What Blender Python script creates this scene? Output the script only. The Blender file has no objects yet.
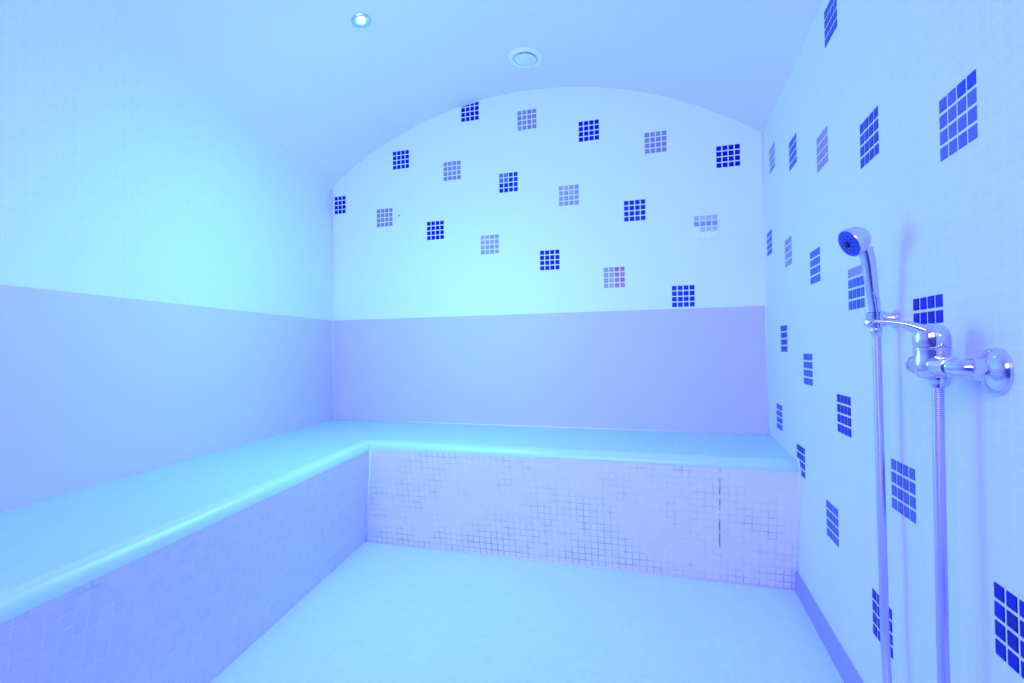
import bpy, bmesh, math, random
from mathutils import Vector, Matrix
random.seed(7)
scene = bpy.context.scene
COL = scene.collection

# ------------------------------------------------------------------ dimensions (metres)
D = 2.5646                      # back wall plane y
XL, XR = -1.9153, 0.4541        # back wall left / right corners
YF = -1.0                       # front wall (behind the camera)
TL = math.tan(0.1474)
VC, VR, VT = -0.73, 1.995, 2.286   # vault axis x, radius, crown height
BAND = 1.0846                   # top of the smooth lavender panels
SEAT = 0.490
P = 0.0272                      # mosaic pitch
def xleft(y): return XL + TL * (D - y)
def vault(x): return VT - VR + math.sqrt(VR * VR - (x - VC) ** 2)

# ------------------------------------------------------------------ materials
def new_mat(name):
    m = bpy.data.materials.new(name); m.use_nodes = True
    nt = m.node_tree
    b = nt.nodes['Principled BSDF']
    return m, nt, b

def N(nt, typ, **kw):
    n = nt.nodes.new(typ)
    for k, v in kw.items(): setattr(n, k, v)
    return n

def mth(nt, op, a, b=None, c=None):
    n = nt.nodes.new('ShaderNodeMath'); n.operation = op
    for i, v in enumerate((a, b, c)):
        if v is None: continue
        if isinstance(v, (int, float)): n.inputs[i].default_value = v
        else: nt.links.new(v, n.inputs[i])
    return n.outputs[0]

def mixc(nt, f, a, b):
    n = nt.nodes.new('ShaderNodeMix'); n.data_type = 'RGBA'
    for s, v in ((n.inputs[0], f), (n.inputs[6], a), (n.inputs[7], b)):
        if isinstance(v, (int, float)): s.default_value = v
        elif isinstance(v, tuple): s.default_value = (*v, 1)
        else: nt.links.new(v, s)
    return n.outputs[2]

def smooth_step(nt, v, lo, hi):
    n = nt.nodes.new('ShaderNodeMapRange'); n.interpolation_type = 'SMOOTHSTEP'
    nt.links.new(v, n.inputs[0]); n.inputs[1].default_value = lo; n.inputs[2].default_value = hi
    return n.outputs[0]

def mosaic(name, tile, grout, pitch=P, rough=0.35, vary=0.04, bump=0.25, dirt=None, crack=None, gw=0.42, spec=0.5,
           patchy=0.0, coat=0.0):
    """small square mosaic laid in metre UVs"""
    m, nt, b = new_mat(name)
    uv = N(nt, 'ShaderNodeUVMap'); sep = N(nt, 'ShaderNodeSeparateXYZ')
    nt.links.new(uv.outputs[0], sep.inputs[0])
    su = mth(nt, 'DIVIDE', sep.outputs[0], pitch); sv = mth(nt, 'DIVIDE', sep.outputs[1], pitch)
    fu = mth(nt, 'ABSOLUTE', mth(nt, 'SUBTRACT', mth(nt, 'FRACT', su), 0.5))
    fv = mth(nt, 'ABSOLUTE', mth(nt, 'SUBTRACT', mth(nt, 'FRACT', sv), 0.5))
    d = mth(nt, 'MAXIMUM', fu, fv)
    g = smooth_step(nt, d, gw - 0.02, gw + 0.03)
    cmb = N(nt, 'ShaderNodeCombineXYZ')
    nt.links.new(mth(nt, 'FLOOR', su), cmb.inputs[0]); nt.links.new(mth(nt, 'FLOOR', sv), cmb.inputs[1])
    wn = N(nt, 'ShaderNodeTexWhiteNoise'); wn.noise_dimensions = '2D'
    nt.links.new(cmb.outputs[0], wn.inputs['Vector'])
    dark = tuple(c * (1 - vary * 2.2) for c in tile); lite = tuple(min(1, c * (1 + vary)) for c in tile)
    tc = mixc(nt, wn.outputs['Value'], dark, lite)
    gc = grout
    if dirt:
        col, lo, hi, scale = dirt
        ns = N(nt, 'ShaderNodeTexNoise'); ns.inputs['Scale'].default_value = scale
        ns.inputs['Detail'].default_value = 3; ns.inputs['Roughness'].default_value = 0.65
        nt.links.new(uv.outputs[0], ns.inputs['Vector'])
        n2 = N(nt, 'ShaderNodeTexNoise'); n2.inputs['Scale'].default_value = 26
        nt.links.new(uv.outputs[0], n2.inputs['Vector'])
        low = smooth_step(nt, sep.outputs[1], 0.16, 0.0)          # dirtier towards the floor
        f = mth(nt, 'ADD', ns.outputs[0], mth(nt, 'MULTIPLY', low, 0.12))
        f = mth(nt, 'ADD', f, mth(nt, 'MULTIPLY', mth(nt, 'SUBTRACT', n2.outputs[0], 0.5), 0.35))
        gc = mixc(nt, smooth_step(nt, f, lo, hi), grout, col)
    if crack:
        cu, v0, v1, w, ccol = crack
        a = mth(nt, 'LESS_THAN', mth(nt, 'ABSOLUTE', mth(nt, 'SUBTRACT', sep.outputs[0], cu)), w)
        bb = mth(nt, 'MULTIPLY', mth(nt, 'GREATER_THAN', sep.outputs[1], v0), mth(nt, 'LESS_THAN', sep.outputs[1], v1))
        n3 = N(nt, 'ShaderNodeTexNoise'); n3.inputs['Scale'].default_value = 30
        nt.links.new(uv.outputs[0], n3.inputs['Vector'])
        cf = mth(nt, 'MULTIPLY', mth(nt, 'MULTIPLY', a, bb), smooth_step(nt, n3.outputs[0], 0.40, 0.62))
    base = mixc(nt, g, tc, gc)
    if crack: base = mixc(nt, cf, base, ccol)
    if patchy:
        n4 = N(nt, 'ShaderNodeTexNoise'); n4.inputs['Scale'].default_value = 2.2
        nt.links.new(uv.outputs[0], n4.inputs['Vector'])
        base = mixc(nt, mth(nt, 'MULTIPLY', n4.outputs[0], patchy), base, tuple(c * 0.8 for c in tile))
    nt.links.new(base, b.inputs['Base Color'])
    nt.links.new(mth(nt, 'ADD', mth(nt, 'MULTIPLY', g, 0.35), rough), b.inputs['Roughness'])
    b.inputs['Specular IOR Level'].default_value = spec
    b.inputs['Coat Weight'].default_value = coat
    b.inputs['Coat Roughness'].default_value = 0.15
    bp = N(nt, 'ShaderNodeBump'); bp.inputs['Strength'].default_value = bump; bp.inputs['Distance'].default_value = 0.0015
    h = mth(nt, 'ADD', mth(nt, 'SUBTRACT', 1.0, g), mth(nt, 'MULTIPLY', wn.outputs['Value'], 0.25))
    nt.links.new(h, bp.inputs['Height']); nt.links.new(bp.outputs[0], b.inputs['Normal'])
    return m

def paint(name, col, rough=0.6, noise=0.03, scale=6, spec=0.3, bump=0.0):
    m, nt, b = new_mat(name)
    tc = N(nt, 'ShaderNodeTexCoord'); ns = N(nt, 'ShaderNodeTexNoise')
    ns.inputs['Scale'].default_value = scale; ns.inputs['Detail'].default_value = 4
    nt.links.new(tc.outputs['Object'], ns.inputs['Vector'])
    c = mixc(nt, ns.outputs[0], tuple(v * (1 - noise) for v in col), tuple(min(1, v * (1 + noise)) for v in col))
    nt.links.new(c, b.inputs['Base Color'])
    b.inputs['Roughness'].default_value = rough; b.inputs['Specular IOR Level'].default_value = spec
    if bump:
        bp = N(nt, 'ShaderNodeBump'); bp.inputs['Strength'].default_value = bump; bp.inputs['Distance'].default_value = 0.001
        n2 = N(nt, 'ShaderNodeTexNoise'); n2.inputs['Scale'].default_value = 120
        nt.links.new(tc.outputs['Object'], n2.inputs['Vector'])
        nt.links.new(n2.outputs[0], bp.inputs['Height']); nt.links.new(bp.outputs[0], b.inputs['Normal'])
    return m

M = {}
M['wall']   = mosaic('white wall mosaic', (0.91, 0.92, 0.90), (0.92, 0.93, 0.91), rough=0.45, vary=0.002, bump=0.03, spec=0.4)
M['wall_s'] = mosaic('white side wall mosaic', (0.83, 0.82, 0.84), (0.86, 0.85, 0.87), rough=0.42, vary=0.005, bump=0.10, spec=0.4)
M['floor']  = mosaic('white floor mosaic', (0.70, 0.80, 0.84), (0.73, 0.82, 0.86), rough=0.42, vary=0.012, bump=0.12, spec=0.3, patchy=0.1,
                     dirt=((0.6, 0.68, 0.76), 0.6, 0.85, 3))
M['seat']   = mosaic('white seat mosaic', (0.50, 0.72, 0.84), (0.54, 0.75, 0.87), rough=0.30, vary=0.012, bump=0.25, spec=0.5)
M['nose']   = mosaic('glossy nose mosaic', (0.57, 0.78, 0.86), (0.57, 0.78, 0.86), rough=0.36, vary=0.003, bump=0.0, spec=0.8, coat=0.25, gw=0.6)
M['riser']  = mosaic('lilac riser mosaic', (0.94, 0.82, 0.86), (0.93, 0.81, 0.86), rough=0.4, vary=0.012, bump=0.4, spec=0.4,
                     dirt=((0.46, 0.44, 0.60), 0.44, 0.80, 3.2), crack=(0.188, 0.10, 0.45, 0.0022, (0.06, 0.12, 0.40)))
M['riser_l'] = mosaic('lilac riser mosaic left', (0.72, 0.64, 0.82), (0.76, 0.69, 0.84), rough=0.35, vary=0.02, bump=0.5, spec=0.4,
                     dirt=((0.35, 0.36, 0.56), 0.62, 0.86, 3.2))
M['dark']   = mosaic('front wall mosaic darkened for reflections', (0.07, 0.10, 0.30), (0.3, 0.32, 0.4), rough=0.3)  # unseen wall's dark tone invented for chrome contrast and less bounce
M['panel']  = paint('smooth lavender render', (0.74, 0.60, 0.82), rough=0.55, noise=0.02, scale=3, bump=0.03, spec=0.25)
M['ceil']   = paint('white ceiling paint', (0.90, 0.77, 0.86), rough=0.8, noise=0.015, scale=2, spec=0.15)
M['skirt']  = paint('lavender skirting', (0.40, 0.37, 0.78), rough=0.5)
M['bead']   = paint('pale sealant', (0.88, 0.85, 0.90), rough=0.45)
M['plastic'] = paint('white plastic', (0.96, 0.93, 0.90), rough=0.35, spec=0.5)
M['plastic_d'] = paint('white plastic inset', (0.86, 0.86, 0.86), rough=0.4, spec=0.4)
M['mark']   = paint('grey mark', (0.3, 0.35, 0.5), rough=0.8)
M['nozzle'] = paint('blue spray plate', (0.012, 0.05, 0.45), rough=0.35, spec=0.5)
M['nozzle_d'] = paint('dark blue nozzle', (0.002, 0.004, 0.05), rough=0.4, spec=0.4)

def metal(name, col, rough):
    m, nt, b = new_mat(name)
    b.inputs['Metallic'].default_value = 1; b.inputs['Base Color'].default_value = (*col, 1)
    ns = N(nt, 'ShaderNodeTexNoise'); ns.inputs['Scale'].default_value = 40
    r = mth(nt, 'ADD', mth(nt, 'MULTIPLY', ns.outputs[0], 0.06), rough)
    nt.links.new(r, b.inputs['Roughness'])
    return m
M['chrome'] = metal('chrome', (0.70, 0.68, 0.88), 0.10)
M['satin']  = metal('satin chrome', (0.74, 0.68, 0.84), 0.24)
M['hose']   = metal('ribbed hose metal', (0.62, 0.56, 0.80), 0.36)
m, nt, b = new_mat('tile glass'); at = N(nt, 'ShaderNodeAttribute'); at.attribute_name = 'tint'
nt.links.new(at.outputs['Color'], b.inputs['Base Color']); b.inputs['Roughness'].default_value = 0.3
b.inputs['Specular IOR Level'].default_value = 0.12
M['accent'] = m
def emis(name, col, s):
    m, nt, b = new_mat(name)
    b.inputs['Base Color'].default_value = (*col, 1)
    b.inputs['Emission Color'].default_value = (*col, 1); b.inputs['Emission Strength'].default_value = s
    return m
M['bulb'] = emis('lamp lens', (1.0, 1.0, 1.0), 8)
M['glowring'] = emis('cyan reflector', (0.03, 0.85, 0.95), 0.75)

# ------------------------------------------------------------------ helpers
def finish(name, bm, mats, parent=None, smooth=False, angle=None):
    me = bpy.data.meshes.new(name); bm.normal_update(); bm.to_mesh(me); bm.free()
    if not isinstance(mats, (list, tuple)): mats = [mats]
    for m_ in mats: me.materials.append(m_)
    if smooth:
        for p_ in me.polygons: p_.use_smooth = True
        if angle: me.set_sharp_from_angle(angle=math.radians(angle))
    o = bpy.data.objects.new(name, me); COL.objects.link(o)
    if parent is not None: o.parent = parent
    return o

def structure(o): o['kind'] = 'structure'; return o
def tag(o, label, cat, group=None):
    o['label'] = label; o['category'] = cat
    if group: o['group'] = group
    return o
def empty(name, loc=(0, 0, 0)):
    o = bpy.data.objects.new(name, None); o.empty_display_size = 0.05; o.location = loc; COL.objects.link(o); return o

def quad(bm, pts, uvs=None, mi=0):
    vs = [bm.verts.new(p) for p in pts]
    f = bm.faces.new(vs); f.material_index = mi
    if uvs:
        ul = bm.loops.layers.uv.verify()
        for l, u in zip(f.loops, uvs): l[ul].uv = u
    return f

def slab(bm, front, uvs, off, mi=0):
    """polygon `front` (facing the room) extruded away by vector off"""
    off = Vector(off)
    quad(bm, front, uvs, mi)
    back = [Vector(p) + off for p in front]
    quad(bm, list(reversed(back)), [(0, 0)] * len(front), mi)
    n = len(front)
    for i in range(n):
        j = (i + 1) % n
        quad(bm, [front[j], front[i], back[i], back[j]], [(0, 0)] * 4, mi)

def frame_of(d):
    d = Vector(d).normalized()
    a = Vector((0, 0, 1)) if abs(d.z) < 0.9 else Vector((1, 0, 0))
    u = d.cross(a).normalized(); return d, u, u.cross(d).normalized()

def lathe(bm, base, axis, prof, seg=32, mi=0, cap=True):
    """revolve prof [(radius, distance along axis)]"""
    d, u, v = frame_of(axis); base = Vector(base)
    rings = []
    for r, h in prof:
        rings.append([bm.verts.new(base + d * h + (u * math.cos(2 * math.pi * k / seg) + v * math.sin(2 * math.pi * k / seg)) * max(r, 1e-5)) for k in range(seg)])
    for a, c in zip(rings, rings[1:]):
        for k in range(seg):
            f = bm.faces.new((a[k], a[(k + 1) % seg], c[(k + 1) % seg], c[k])); f.material_index = mi
    if cap:
        bm.faces.new(list(reversed(rings[0]))).material_index = mi
        bm.faces.new(rings[-1]).material_index = mi

def tube(bm, pts, rad, seg=16, flat=None, cap=True):
    """sweep; rad = number or list; flat = list of (a,b) semi axes (b along 'up' side)"""
    pts = [Vector(p) for p in pts]; n = len(pts)
    tans = [(pts[min(i + 1, n - 1)] - pts[max(i - 1, 0)]).normalized() for i in range(n)]
    _, u, v = frame_of(tans[0]); rings = []
    for i in range(n):
        t = tans[i]; u = (u - t * u.dot(t)).normalized(); v = t.cross(u)
        if flat: ra, rb = flat[i]
        else: ra = rb = rad[i] if isinstance(rad, (list, tuple)) else rad
        rings.append([bm.verts.new(pts[i] + u * math.cos(2 * math.pi * k / seg) * ra + v * math.sin(2 * math.pi * k / seg) * rb) for k in range(seg)])
    for a, c in zip(rings, rings[1:]):
        for k in range(seg): bm.faces.new((a[k], a[(k + 1) % seg], c[(k + 1) % seg], c[k]))
    if cap:
        bm.faces.new(list(reversed(rings[0]))); bm.faces.new(rings[-1])
    bmesh.ops.recalc_face_normals(bm, faces=bm.faces[:])

def spline(ctrl, n=12):
    """Catmull-Rom through control points"""
    c = [Vector(p) for p in ctrl]; c = [c[0] * 2 - c[1]] + c + [c[-1] * 2 - c[-2]]
    out = []
    for i in range(1, len(c) - 2):
        for k in range(n):
            t = k / n; p0, p1, p2, p3 = c[i - 1:i + 3]
            out.append(0.5 * ((2 * p1) + (p2 - p0) * t + (2 * p0 - 5 * p1 + 4 * p2 - p3) * t * t + (3 * p1 - p0 - 3 * p2 + p3) * t ** 3))
    out.append(c[-2]); return out

# ------------------------------------------------------------------ the room
T = 0.08
XF = xleft(YF)
bm = bmesh.new()                                           # floor
slab(bm, [(XL - .1, D + T, 0), (XF - .3, YF - T, 0), (XR + T, YF - T, 0), (XR + T, D + T, 0)],
     [(XL - .1, D + T), (XF - .3, YF - T), (XR + T, YF - T), (XR + T, D + T)], (0, 0, -0.1))
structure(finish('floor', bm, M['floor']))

NX = 40                                                    # back wall with its arched head
xs = [XL + (XR - XL) * i / NX for i in range(NX + 1)]
def arch_wall(name, y, off, flip, mat):
    bm = bmesh.new()
    xa = xleft(y) if y < D else XL
    xx = [xa + (XR - xa) * i / NX for i in range(NX + 1)]
    poly = [(x, y, vault(x)) for x in xx]
    pts = [(xa, y, 0)] + poly + [(XR, y, 0)]
    if flip: pts = list(reversed(pts))
    slab(bm, pts, [(p[0], p[2]) for p in pts], off)
    bmesh.ops.recalc_face_normals(bm, faces=bm.faces[:])
    return structure(finish(name, bm, mat))
wall_back = arch_wall('wall_back', D, (0, T, 0), False, M['wall'])
wall_front = arch_wall('wall_front', YF, (0, -T, 0), True, M['dark'])

bm = bmesh.new()                                           # left wall, its head cut by the vault
K = 24
top = []
for i in range(K + 1):
    y = D + (YF - D) * i / K; x = xleft(y); top.append((x, y, vault(x)))
pts = [(XL, D, 0)] + top + [(XF, YF, 0)]
slab(bm, pts, [((D - p[1]) / math.cos(0.1474), p[2]) for p in pts], (-T, 0, 0))
bmesh.ops.recalc_face_normals(bm, faces=bm.faces[:])
wall_left = structure(finish('wall_left', bm, M['wall_s']))

bm = bmesh.new()
zr = vault(XR)
pts = [(XR, D, 0), (XR, YF, 0), (XR, YF, zr), (XR, D, zr)]
slab(bm, pts, [(D - p[1] + 0.0068, p[2] + 0.0036) for p in pts], (T, 0, 0))
bmesh.ops.recalc_face_normals(bm, faces=bm.faces[:])
wall_right = structure(finish('wall_right', bm, M['wall_s']))

bm = bmesh.new()                                           # barrel-vaulted ceiling
NA = 64
a0 = math.asin((XL - 0.03 - VC) / VR); a1 = math.asin((XR + 0.06 - VC) / VR)
ring = [[], [], [], []]
for i in range(NA + 1):
    a = a0 + (a1 - a0) * i / NA
    for k, (r, y) in enumerate(((VR, D + T), (VR, YF - T), (VR + .08, YF - T), (VR + .08, D + T))):
        ring[k].append(bm.verts.new((VC + r * math.sin(a), y, VT - VR + r * math.cos(a))))
for k in range(4):
    for i in range(NA):
        bm.faces.new((ring[k][i], ring[k][i + 1], ring[(k + 1) % 4][i + 1], ring[(k + 1) % 4][i]))
for i in (0, NA): bm.faces.new([ring[k][i] for k in range(4)])
bmesh.ops.recalc_face_normals(bm, faces=bm.faces[:])
structure(finish('ceiling', bm, M['ceil'], smooth=True, angle=30))

# smooth lavender back panels over the bench
bm = bmesh.new()
pts = [(XL, D - .004, SEAT - .02), (XL, D - .004, BAND), (XR, D - .004, BAND + .004), (XR, D - .004, SEAT - .02)]
slab(bm, pts, None, (0, .004, 0)); bmesh.ops.recalc_face_normals(bm, faces=bm.faces[:])
o = finish('wall_panel', bm, M['panel'], wall_back); o['label'] = 'smooth lavender band behind the bench'
bm = bmesh.new()
pts = [(XL + .004, D, SEAT - .02), (XF + .004, YF, SEAT - .02), (XF + .004, YF, BAND), (XL + .004, D, BAND)]
slab(bm, pts, None, (-.004, 0, 0)); bmesh.ops.recalc_face_normals(bm, faces=bm.faces[:])
o = finish('wall_panel', bm, M['panel'], wall_left); o['label'] = 'smooth lavender band along the left bench'

# ------------------------------------------------------------------ accent mosaic squares, each a part of its wall
KIND = {  # base tint, random spread
    'deep':  ((0.004, 0.010, 0.34), 0.3),
    'blue':  ((0.006, 0.045, 0.33), 0.3),
    'mid':   ((0.05, 0.12, 0.38), 0.25),
    'indigo': ((0.10, 0.14, 0.44), 0.12),
    'lav':   ((0.34, 0.28, 0.34), 0.12),
    'pale':  ((0.46, 0.38, 0.40), 0.14),
    'pink':  ((0.50, 0.40, 0.40), 0.2),
    'white': ((0.55, 0.56, 0.60), 0.15)}
KLAB = {'deep': 'dark blue glass mosaic square', 'blue': 'cobalt blue glass mosaic square', 'mid': 'steel blue glass mosaic square',
        'indigo': 'violet blue glass mosaic square', 'lav': 'lavender glass mosaic square', 'pale': 'pale lilac glass mosaic square',
        'pink': 'lilac glass mosaic square with pink tiles', 'white': 'pearly white and lilac glass mosaic square'}
def patch(wall, kind, c, z, cols=4, back=True, special=None, clip=None):
    bm = bmesh.new(); lay = bm.loops.layers.float_color.new('tint')
    h = 0.0013; w = 0.0111
    base, var = KIND[kind]
    for i in range(cols):
        for j in range(4):
            cu = (i - (cols - 1) / 2) * P; cv = (j - 1.5) * P
            col = [x * (1 + random.uniform(-var, var)) for x in base]
            if special:
                s = special(i, j)
                if s: col = list(s)
            def pt(du, dv, o_):
                zz = z + cv + dv
                if back:
                    xx = c + cu + du
                    if clip: zz = min(zz, vault(xx) - 0.004)
                    return Vector((xx, D - o_, zz))
                return Vector((XR - o_, c - cu - du, zz))
            if clip and vault(c + cu) - 0.006 < z + cv - w: continue
            lo = [pt(-w, -w, 0), pt(w, -w, 0), pt(w, w, 0), pt(-w, w, 0)]
            b2 = w - 0.0008
            hi = [pt(-b2, -b2, h), pt(b2, -b2, h), pt(b2, b2, h), pt(-b2, b2, h)]
            fs = [quad(bm, hi)] + [quad(bm, [lo[k], lo[(k + 1) % 4], hi[(k + 1) % 4], hi[k]]) for k in range(4)]
            for f in fs:
                for l in f.loops: l[lay] = (*[max(0, x) for x in col], 1)
    bmesh.ops.recalc_face_normals(bm, faces=bm.faces[:])
    o = finish('accent_tile', bm, M['accent'], wall); o['label'] = KLAB[kind]
    return o

def sp_pink(i, j):
    if i >= 2: return random.choice([(0.62, 0.14, 0.22), (0.55, 0.24, 0.30), (0.60, 0.18, 0.24)])
    return (0.40, 0.36, 0.50) if i == 0 or j == 3 else None
def sp_white(i, j):
    return (1.0, 0.98, 0.95) if (j == 0 or (j == 1 and i == 0)) else ((0.36, 0.34, 0.46) if j == 2 else None)
def sp_tl(i, j): return (0.16, 0.16, 0.44) if (i, j) in ((0, 3), (1, 3), (1, 2), (0, 2)) else None
def sp_lavtop(i, j): return (0.02, 0.06, 0.45) if (i, j) in ((3, 3), (2, 3)) else None
def sp_r10(i, j): return (0.33, 0.27, 0.44) if j == 3 else None
H0 = 0.9
for k, u, z in (('lav', -1.5543, .7783), ('deep', -1.4447, 1.1049), ('deep', -1.2296, .6772), ('lav', -1.1237, 1.0038),
                ('pale', -.9052, .5734), ('blue', -.794, .9024), ('lav', -.6869, 1.2279), ('deep', -.5714, .4673),
                ('pale', -.4656, .7987), ('deep', -.3571, 1.1227), ('pink', -.2387, .3579), ('blue', -.1335, .6886),
                ('lav', -.0278, 1.0189), ('blue', .0901, .2491), ('white', .1979, .5815), ('deep', .3028, .9089)):
    patch(wall_back, k, u, z + H0, special={'pink': sp_pink, 'white': sp_white}.get(k) or (sp_tl if (k, u) == ('blue', -.794) else None))
patch(wall_back, 'deep', -1.858, .881 + H0, cols=3)
patch(wall_back, 'deep', -1.0130, 1.3215 + H0, clip=True)
for k, y, z in (('blue', 1.572, .906), ('lav', 2.368, .807), ('mid', 2.015, .700), ('lav', 1.671, .5785), ('blue', 1.324, .472),
                ('indigo', .969, .362), ('mid', 2.458, .460), ('lav', 2.1135, .357), ('mid', 1.768, .249), ('mid', 1.424, .142),
                ('deep', 1.0785, .0345), ('blue', 2.212, .030), ('mid', 1.873, -.0775), ('deep', 1.532, -.185), ('indigo', 1.193, -.291),
                ('deep', .853, -.398), ('mid', 2.3225, -.295), ('blue', 1.9875, -.405), ('mid', 1.6495, -.5095), ('deep', 1.3116, -.617)):
    sp = sp_lavtop if (k, y) == ('indigo', .969) else (sp_r10 if y == 1.424 else None)
    patch(wall_right, k, y, z + H0, back=False, special=sp)

# ------------------------------------------------------------------ the L-shaped built-in bench
ST = [  # (wall point, nose point, foot point) at the front end, the inner corner and the right wall
    (Vector((XF, YF, 0)), Vector((-0.831, YF, 0)), Vector((-0.8516, YF, 0))),
    (Vector((XL, D, 0)), Vector((-1.285, 1.982, 0)), Vector((-1.367, 2.069, 0))),
    (Vector((XR, D, 0)), Vector((XR, 1.995, 0)), Vector((XR, 2.078, 0)))]
RT = 0.452                                                  # top of the riser
bench = empty('corner_bench', (XL, D, 0))
tag(bench, 'long L-shaped built-in bench of white mosaic with lilac tiled front', 'bench')
def inv(o): o.parent = bench; o.matrix_parent_inverse = Matrix.Translation(-Vector(bench.location)); return o
def station(s):
    w, n, f = ST[s]
    # inward mitre shift for the start of the round nose
    d = (w - n)
    k = (0.034 / 0.57) if s else (0.034 / abs(w.x - n.x))
    n_in = n + d * k
    prof = [(w.x, w.y, SEAT), (n_in.x, n_in.y, SEAT)]
    arc = []
    for i in range(1, 9):
        t = i / 8 * math.pi / 2
        c = n_in.lerp(n, math.sin(t)); arc.append((c.x, c.y, RT + (SEAT - RT) * math.cos(t)))
    return prof, arc
S = [station(i) for i in range(3)]
def lerp3(a, b, t): return tuple(a[i] + (b[i] - a[i]) * t for i in range(3))
def strip(bm, A, B, u0, alongx):
    n = len(A)
    dist = [0]
    for i in range(1, n): dist.append(dist[-1] + (Vector(A[i]) - Vector(A[i - 1])).length)
    for i in range(n - 1):
        q = [A[i], B[i], B[i + 1], A[i + 1]]
        if alongx == 'x': uv = [(q[0][0], dist[i]), (q[1][0], dist[i]), (q[2][0], dist[i + 1]), (q[3][0], dist[i + 1])]
        else: uv = [(q[0][1], dist[i]), (q[1][1], dist[i]), (q[2][1], dist[i + 1]), (q[3][1], dist[i + 1])]
        quad(bm, q, uv)
bm = bmesh.new()
for a, b_, ax in ((0, 1, 'y'), (1, 2, 'x')):
    strip(bm, S[a][0], S[b_][0], 0, ax)
bmesh.ops.remove_doubles(bm, verts=bm.verts, dist=1e-5); bmesh.ops.recalc_face_normals(bm, faces=bm.faces[:])
for f in bm.faces:
    if f.normal.z < 0: f.normal_flip()
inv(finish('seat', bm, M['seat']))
bm = bmesh.new()
for a, b_, ax in ((0, 1, 'y'), (1, 2, 'x')):
    strip(bm, [S[a][0][-1]] + S[a][1], [S[b_][0][-1]] + S[b_][1], 0, ax)
bmesh.ops.remove_doubles(bm, verts=bm.verts, dist=1e-5); bmesh.ops.recalc_face_normals(bm, faces=bm.faces[:])
o = inv(finish('seat_edge', bm, M['nose'], smooth=True, angle=50)); o['label'] = 'rounded glossy front edge'
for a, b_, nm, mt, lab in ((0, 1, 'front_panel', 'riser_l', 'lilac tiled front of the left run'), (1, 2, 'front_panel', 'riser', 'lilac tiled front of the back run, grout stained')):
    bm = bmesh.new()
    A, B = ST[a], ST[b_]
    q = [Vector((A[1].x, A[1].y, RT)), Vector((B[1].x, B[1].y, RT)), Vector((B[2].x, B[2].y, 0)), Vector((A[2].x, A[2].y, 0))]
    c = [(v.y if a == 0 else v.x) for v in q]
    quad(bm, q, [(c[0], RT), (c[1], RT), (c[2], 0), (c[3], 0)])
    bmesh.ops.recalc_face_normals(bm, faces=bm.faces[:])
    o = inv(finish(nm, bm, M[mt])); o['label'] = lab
# pale sealant down the inner corner of the bench front
bm = bmesh.new(); n, f = ST[1][1], ST[1][2]
tube(bm, [(n.x + .003, n.y - .003, RT), (f.x + .003, f.y - .003, 0)], 0.0045, 8)
o = inv(finish('corner_seal', bm, M['bead'], smooth=True)); o['label'] = 'pale sealant line down the inner corner'

# sealant lines of the room
def bead(i, pts, r=0.004):
    bm = bmesh.new(); tube(bm, pts, r, 8)
    structure(finish('trim_%d' % i, bm, M['bead'], smooth=True))
e = .001
bead(1, [(XR - e, D - .004, SEAT + .003), (XR - e, D - .004, zr)], .0045)
pr_ = [(XR - e, D - .002, SEAT + .002)] + [(XR - e, p[1] - .002, p[2] + .002) for p in S[2][0][1:] + S[2][1]] + [(XR - e, ST[2][2].y - .002, 0.01)]
bead(2, pr_, .0045)
bead(3, [(XL + .004, D - .005, SEAT), (XL + .004, D - .005, 1.88)], .004)
bead(4, [(XL + .01, D - .004, SEAT + .001), (XR - .004, D - .004, SEAT + .001)], .0035)
bead(5, [(ST[1][2].x + .004, ST[1][2].y - .003, .002), (XR - .004, ST[2][2].y - .003, .002)], .003)

# skirting on the right wall
bm = bmesh.new()
pts = [(XR - .010, 2.075, 0), (XR - .010, YF, 0), (XR - .010, YF, .072), (XR - .010, 2.075, .072)]
slab(bm, pts, None, (.010, 0, 0)); bmesh.ops.recalc_face_normals(bm, faces=bm.faces[:])
structure(finish('baseboard_right', bm, M['skirt']))

# small marks
bm = bmesh.new(); lathe(bm, (-1.4585, D, 1.682), (0, -1, 0), [(0.006, 0), (0.005, 0.0015)], 14)
finish('screw_plug', bm, M['mark'], wall_back)
bm = bmesh.new(); lathe(bm, (XR, 1.235, .878), (-1, 0, 0), [(0.005, 0), (0.004, 0.0012)], 14)
finish('screw_plug', bm, M['plastic_d'], wall_right)

# ------------------------------------------------------------------ ceiling fittings
def vault_normal(x):                                        # pointing into the room
    a = math.asin((x - VC) / VR); return Vector((-math.sin(a), 0, -math.cos(a)))
# downlight
x, y = -1.157, 1.741; nrm = vault_normal(x); base = Vector((x, y, vault(x)))
dl = empty('downlight', base)
tag(dl, 'small recessed downlight with glowing white lamp in the vaulted ceiling', 'downlight')
def loc(o, root): o.parent = root; o.matrix_parent_inverse = Matrix.Translation(-Vector(root.location)); return o
bm = bmesh.new(); lathe(bm, base, nrm, [(.040, 0), (.040, .002), (.036, .005), (.030, .005), (.027, .002)], 40, cap=False)
loc(finish('rim', bm, M['satin'], smooth=True, angle=40), dl)
bm = bmesh.new(); lathe(bm, base, nrm, [(.0275, .003), (.020, .0022), (.012, .0015)], 40, cap=True)
o = loc(finish('reflector', bm, M['glowring'], smooth=True), dl); o['label'] = 'cyan lit reflector'
bm = bmesh.new(); lathe(bm, base + Vector((.004, -.006, 0)), nrm, [(.0175, .002), (.017, .006), (.014, .010), (.007, .0125), (0.0005, .013)], 32)
loc(finish('lamp', bm, M['bulb'], smooth=True), dl)
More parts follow.
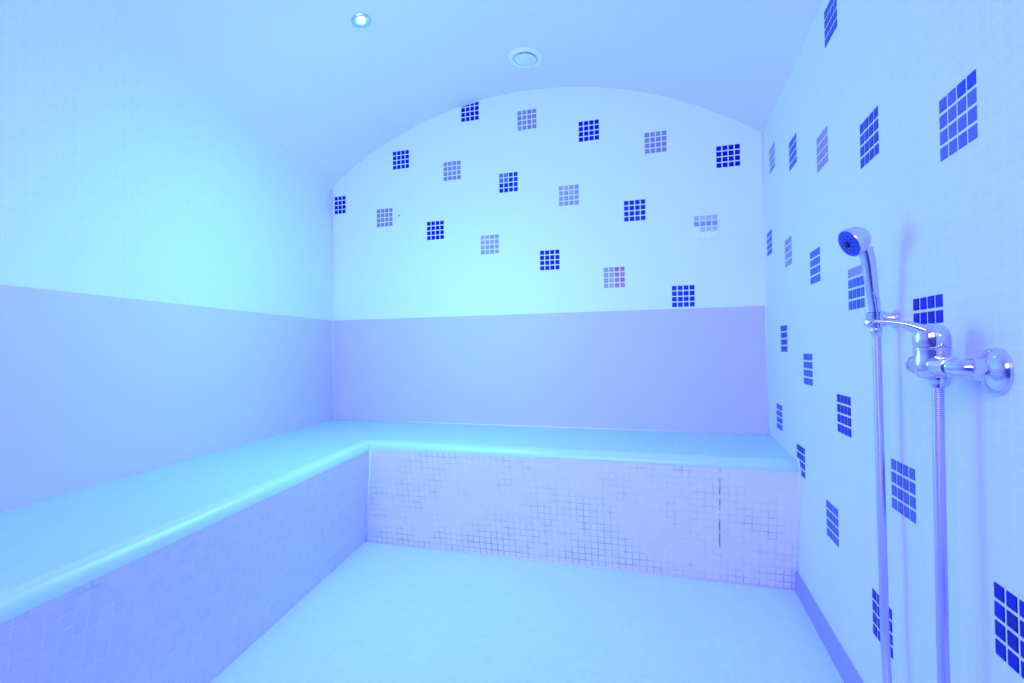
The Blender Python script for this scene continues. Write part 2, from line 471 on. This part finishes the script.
# round vent
x, y = -.6087, 2.265; nrm = vault_normal(x); base = Vector((x, y, vault(x)))
vt = empty('ceiling_vent', base)
tag(vt, 'round white disc air vent in the ceiling above the back wall', 'vent')
bm = bmesh.new(); lathe(bm, base, nrm, [(.083, 0), (.083, .003), (.078, .008), (.064, .010), (.060, .008), (.058, .003)], 48, cap=False)
loc(finish('rim', bm, M['plastic'], smooth=True, angle=40), vt)
bm = bmesh.new(); lathe(bm, base, nrm, [(.059, .0015), (.059, .0015), (.050, .002)], 48)
loc(finish('recess', bm, M['plastic_d']), vt)
bm = bmesh.new(); lathe(bm, base, nrm, [(.044, .004), (.050, .009), (.051, .011), (.046, .014), (.001, .0155)], 48)
o = loc(finish('disc', bm, M['plastic_d'], smooth=True, angle=40), vt)

# ------------------------------------------------------------------ shower mixer
mx, my, mz = 0.408, 0.958, 0.867
mixer = empty('shower_mixer', (mx, my, mz))
tag(mixer, 'chrome single-lever shower mixer on the right wall', 'shower mixer')
for yy in (0.884, 1.034):
    bm = bmesh.new()
    lathe(bm, (XR, yy, mz - .006), (-1, 0, 0), [(.034, 0), (.034, .003), (.032, .008), (.026, .013), (.019, .016), (.015, .019), (.0145, .024)], 48)
    loc(finish('wall_flange', bm, M['chrome'], smooth=True, angle=50), mixer)
    bm = bmesh.new()
    lathe(bm, (XR - .018, yy, mz - .003), (-1, 0, 0), [(.0155, 0), (.017, .002), (.017, .014), (.0155, .016)], 6)
    loc(finish('nut', bm, M['chrome']), mixer)
bm = bmesh.new()      # tapered bridge running parallel to the wall, elbows back to the two flanges
for s, yy in ((-1, 0.884), (1, 1.034)):
    pts = spline([(mx, my, mz), (mx - .001, my + s * .03, mz - .001), (mx, my + s * .052, mz - .001), (mx + .008, my + s * .068, mz - .002), (XR - .028, yy, mz - .003)], 8)
    n_ = len(pts); tube(bm, pts, [0.017 - 0.0045 * min(1, i / (n_ * .6)) for i in range(n_)], 20)
loc(finish('bridge', bm, M['chrome'], smooth=True, angle=60), mixer)
for s in (-1, 1):
    bm = bmesh.new()
    lathe(bm, (mx, my + s * .046, mz - .001), (0.12, s, 0), [(.013, 0), (.0158, .002), (.0158, .010), (.013, .012)], 24)
    loc(finish('collar', bm, M['chrome'], smooth=True, angle=40), mixer)
bm = bmesh.new()      # cartridge body
lathe(bm, (mx, my, mz - .022), (0, 0, 1), [(.012, 0), (.020, .004), (.0245, .012), (.0255, .022), (.0245, .030), (.0235, .040), (.0235, .0465)], 48)
loc(finish('body', bm, M['chrome'], smooth=True, angle=60), mixer)
bm = bmesh.new()
lathe(bm, (mx, my, mz + .024), (0, 0, 1), [(.0225, 0), (.0245, .001), (.0245, .004), (.0225, .005)], 48)
loc(finish('joint_ring', bm, M['satin'], smooth=True, angle=40), mixer)
bm = bmesh.new()      # lever: domed cap with a long tongue pointing into the room
lathe(bm, (mx, my, mz + .029), (0, 0, 1), [(.0235, 0), (.0245, .004), (.0245, .012), (.0238, .020), (.021, .028), (.015, .034), (.007, .037), (.0005, .0378)], 40)
tip = Vector((0.332, 0.972, 0.9400))
pts = spline([(mx + .006, my - .001, mz + .046), (mx - .012, my + .003, mz + .056), (mx - .034, my + .007, mz + .066), (0.352, .969, .938), tip], 8)
n_ = len(pts); fl = []
for i in range(n_):
    t = i / (n_ - 1); fl.append((0.018 * (1 - t) ** 1.3 + 0.0062, 0.014 * (1 - t) ** 1.8 + 0.0022))
tube(bm, pts, 0, 20, flat=fl)
loc(finish('lever', bm, M['chrome'], smooth=True, angle=60), mixer)
bm = bmesh.new()      # outlet under the body
lathe(bm, (mx + .004, my - .006, mz - .018), (0, 0, -1), [(.0125, 0), (.0125, .006), (.010, .010), (.010, .016)], 24)
loc(finish('outlet', bm, M['chrome'], smooth=True, angle=40), mixer)

# ------------------------------------------------------------------ hand shower, its holder and the hose
hy = 1.205
holder = empty('shower_holder', (XR, hy, .955))
tag(holder, 'chrome wall bracket holding the hand shower', 'bracket')
bm = bmesh.new(); lathe(bm, (XR, hy, .953), (-1, 0, .04), [(.019, 0), (.019, .004), (.015, .007), (.0135, .009), (.0135, .034), (.0115, .036)], 32)
loc(finish('wall_mount', bm, M['satin'], smooth=True, angle=40), holder)
ax = (Vector((0.392, 1.18, 1.085)) - Vector((0.402, 1.198, .945))).normalized()
hb = Vector((0.416, 1.200, .950))
bm = bmesh.new(); lathe(bm, hb - ax * .012, ax, [(.0125, 0), (.0155, 0), (.0165, .012), (.0172, .030), (.0140, .030), (.0125, .014), (.0125, 0)], 32, cap=False)
loc(finish('cradle', bm, M['chrome'], smooth=True, angle=40), holder)
bm = bmesh.new(); lathe(bm, hb + Vector((-.012, -.004, -.004)), (-1, -.3, .05), [(.0085, 0), (.0085, .006), (.006, .009), (.0005, .010)], 20)
loc(finish('knob', bm, M['chrome'], smooth=True, angle=40), holder)

hs = empty('hand_shower', hb)
tag(hs, 'chrome hand shower with round blue spray plate', 'hand shower')
hn = Vector((-.87, -.18, -.45)).normalized()               # spray direction
disc = Vector((0.3620, 1.172, 1.107))
hc = disc - hn * 0.030
bm = bmesh.new()
h0 = hb - ax * .016; h1 = Vector((0.4015, 1.186, 1.066))
pts = spline([h0, hb + ax * .02, hb.lerp(h1, .6), h1, Vector((0.3945, 1.182, 1.098))], 8)
n_ = len(pts)
tube(bm, pts, [0.0088 + 0.0042 * min(1, i / (n_ * .75)) for i in range(n_)], 24)
loc(finish('handle', bm, M['chrome'], smooth=True, angle=60), hs)
bm = bmesh.new()
lathe(bm, disc - hn * .040, hn, [(.0005, 0), (.009, .001), (.0175, .005), (.0245, .0125), (.0285, .022), (.0302, .032), (.0304, .037), (.0292, .0395)], 40)
loc(finish('head', bm, M['satin'], smooth=True, angle=60), hs)
bm = bmesh.new(); lathe(bm, disc - hn * .0015, hn, [(.0282, 0), (.0282, .002), (.0265, .0036), (.001, .0048)], 40)
sp = loc(finish('spray_plate', bm, M['nozzle'], smooth=True, angle=40), hs); sp['label'] = 'round blue spray plate'
bm = bmesh.new(); lathe(bm, disc + hn * .002, hn, [(.0075, 0), (.007, .004), (.0005, .0048)], 20)
_, uu, vv = frame_of(hn)
for rr, kk in ((.012, 8), (.019, 14)):
    for k in range(kk):
        a = 2 * math.pi * k / kk
        lathe(bm, disc + hn * .0014 + (uu * math.cos(a) + vv * math.sin(a)) * rr, hn, [(.0012, 0), (.001, .0025)], 8)
o = finish('nozzles', bm, M['nozzle_d']); o.parent = sp
bm = bmesh.new(); lathe(bm, h0 + ax * .002, -ax, [(.0095, 0), (.0105, .002), (.0100, .014), (.0078, .018)], 24)
loc(finish('hose_nut', bm, M['satin'], smooth=True, angle=40), hs)

# ribbed hose: hangs from the mixer, loops above the floor and rises to the hand shower
o1 = Vector((mx + .004, my - .006, mz - .030)); o2 = h0 - ax * .014
bot = .20
ctrl = [o1, (o1.x - .001, o1.y, .70), (o1.x - .002, o1.y, .45), (o1.x - .002, o1.y + .005, .27), (o1.x - .004, o1.y + .05, .13),
        (o1.x - .004, (o1.y + o2.y) / 2, .075), (o1.x - .002, o2.y - .06, .13), (o2.x, o2.y - .010, .27), (o2.x + .001, o2.y - .003, .45), (o2.x + .001, o2.y, .70), o2]
path = spline(ctrl, 60)
# resample evenly for the ribs
L = [0]
for a_, b_ in zip(path, path[1:]): L.append(L[-1] + (b_ - a_).length)
tot = L[-1]; step = 0.0011; nn = int(tot / step); even = []; j = 0
for i in range(nn + 1):
    s_ = tot * i / nn
    while j < len(L) - 2 and L[j + 1] < s_: j += 1
    t_ = (s_ - L[j]) / max(1e-9, L[j + 1] - L[j]); even.append(path[j].lerp(path[j + 1], t_))
bm = bmesh.new(); tube(bm, even, [0.0081 if i % 3 else 0.0072 for i in range(nn + 1)], 12)
hose = finish('shower_hose', bm, M['hose'], smooth=True)
tag(hose, 'long ribbed chrome hose hanging from the mixer and looping up to the hand shower', 'hose')

# ------------------------------------------------------------------ lights
def light(typ, name, locn, col, e_, size=0.1, rot=None, **kw):
    l = bpy.data.lights.new(name, typ); l.color = col; l.energy = e_
    if typ == 'AREA': l.shape = kw.get('shape', 'RECTANGLE'); l.size = size; l.size_y = kw.get('size_y', size); l.spread = kw.get('spread', math.pi)
    else: l.shadow_soft_size = size
    if typ == 'SPOT': l.spot_size = kw.get('angle', 2.4); l.spot_blend = 1
    o = bpy.data.objects.new(name, l); o.location = locn; COL.objects.link(o)
    if rot: o.rotation_euler = rot
    return o
light('SPOT', 'downlight_beam', (-1.157, 1.741, 2.215), (0.02, 0.26, 0.9), 40, .03, angle=math.radians(125))
light('POINT', 'cyan_fill', (-.9, 1.6, 1.15), (0.18, 0.72, 1.1), 20, .3)  # added mid-room fill without a fitting, brightens the walls around the corner
light('AREA', 'front_fill', (-.45, -.75, 1.75), (0.37, 0.345, 1.3), 22, 1.3, rot=(math.radians(68), 0, 0), size_y=.6, spread=2.1)  # added soft fill behind the camera, no lamp stands there

w = bpy.data.worlds.new('World'); scene.world = w; w.use_nodes = True
w.node_tree.nodes['Background'].inputs[0].default_value = (0.05, 0.12, 0.6, 1); w.node_tree.nodes['Background'].inputs[1].default_value = 0.2

# ------------------------------------------------------------------ camera
F_, yaw, pitch, roll = 499.085, .29675287, .015536, -.0114185
cam = bpy.data.cameras.new('camera'); cam.sensor_width = 36; cam.lens = 36 * F_ / 1024; cam.clip_start = .02
co = bpy.data.objects.new('camera', cam); COL.objects.link(co)
cy, sy = math.cos(yaw), math.sin(yaw)
r = Vector((cy, sy, 0)); f = Vector((-sy, cy, 0)); u = Vector((0, 0, 1))
cp, sn = math.cos(pitch), math.sin(pitch)
f2 = f * cp + u * sn; u2 = u * cp - f * sn
cr, sr = math.cos(roll), math.sin(roll)
r3 = r * cr + u2 * sr; u3 = u2 * cr - r * sr
co.matrix_world = Matrix(((r3.x, u3.x, -f2.x, 0), (r3.y, u3.y, -f2.y, 0), (r3.z, u3.z, -f2.z, .9), (0, 0, 0, 1)))
scene.camera = co
scene.view_settings.view_transform = 'Standard'; scene.view_settings.look = 'None'
scene.view_settings.exposure = 0; scene.view_settings.gamma = 1
scene.cycles.use_denoising = True
scene.cycles.max_bounces = 10; scene.cycles.diffuse_bounces = 6
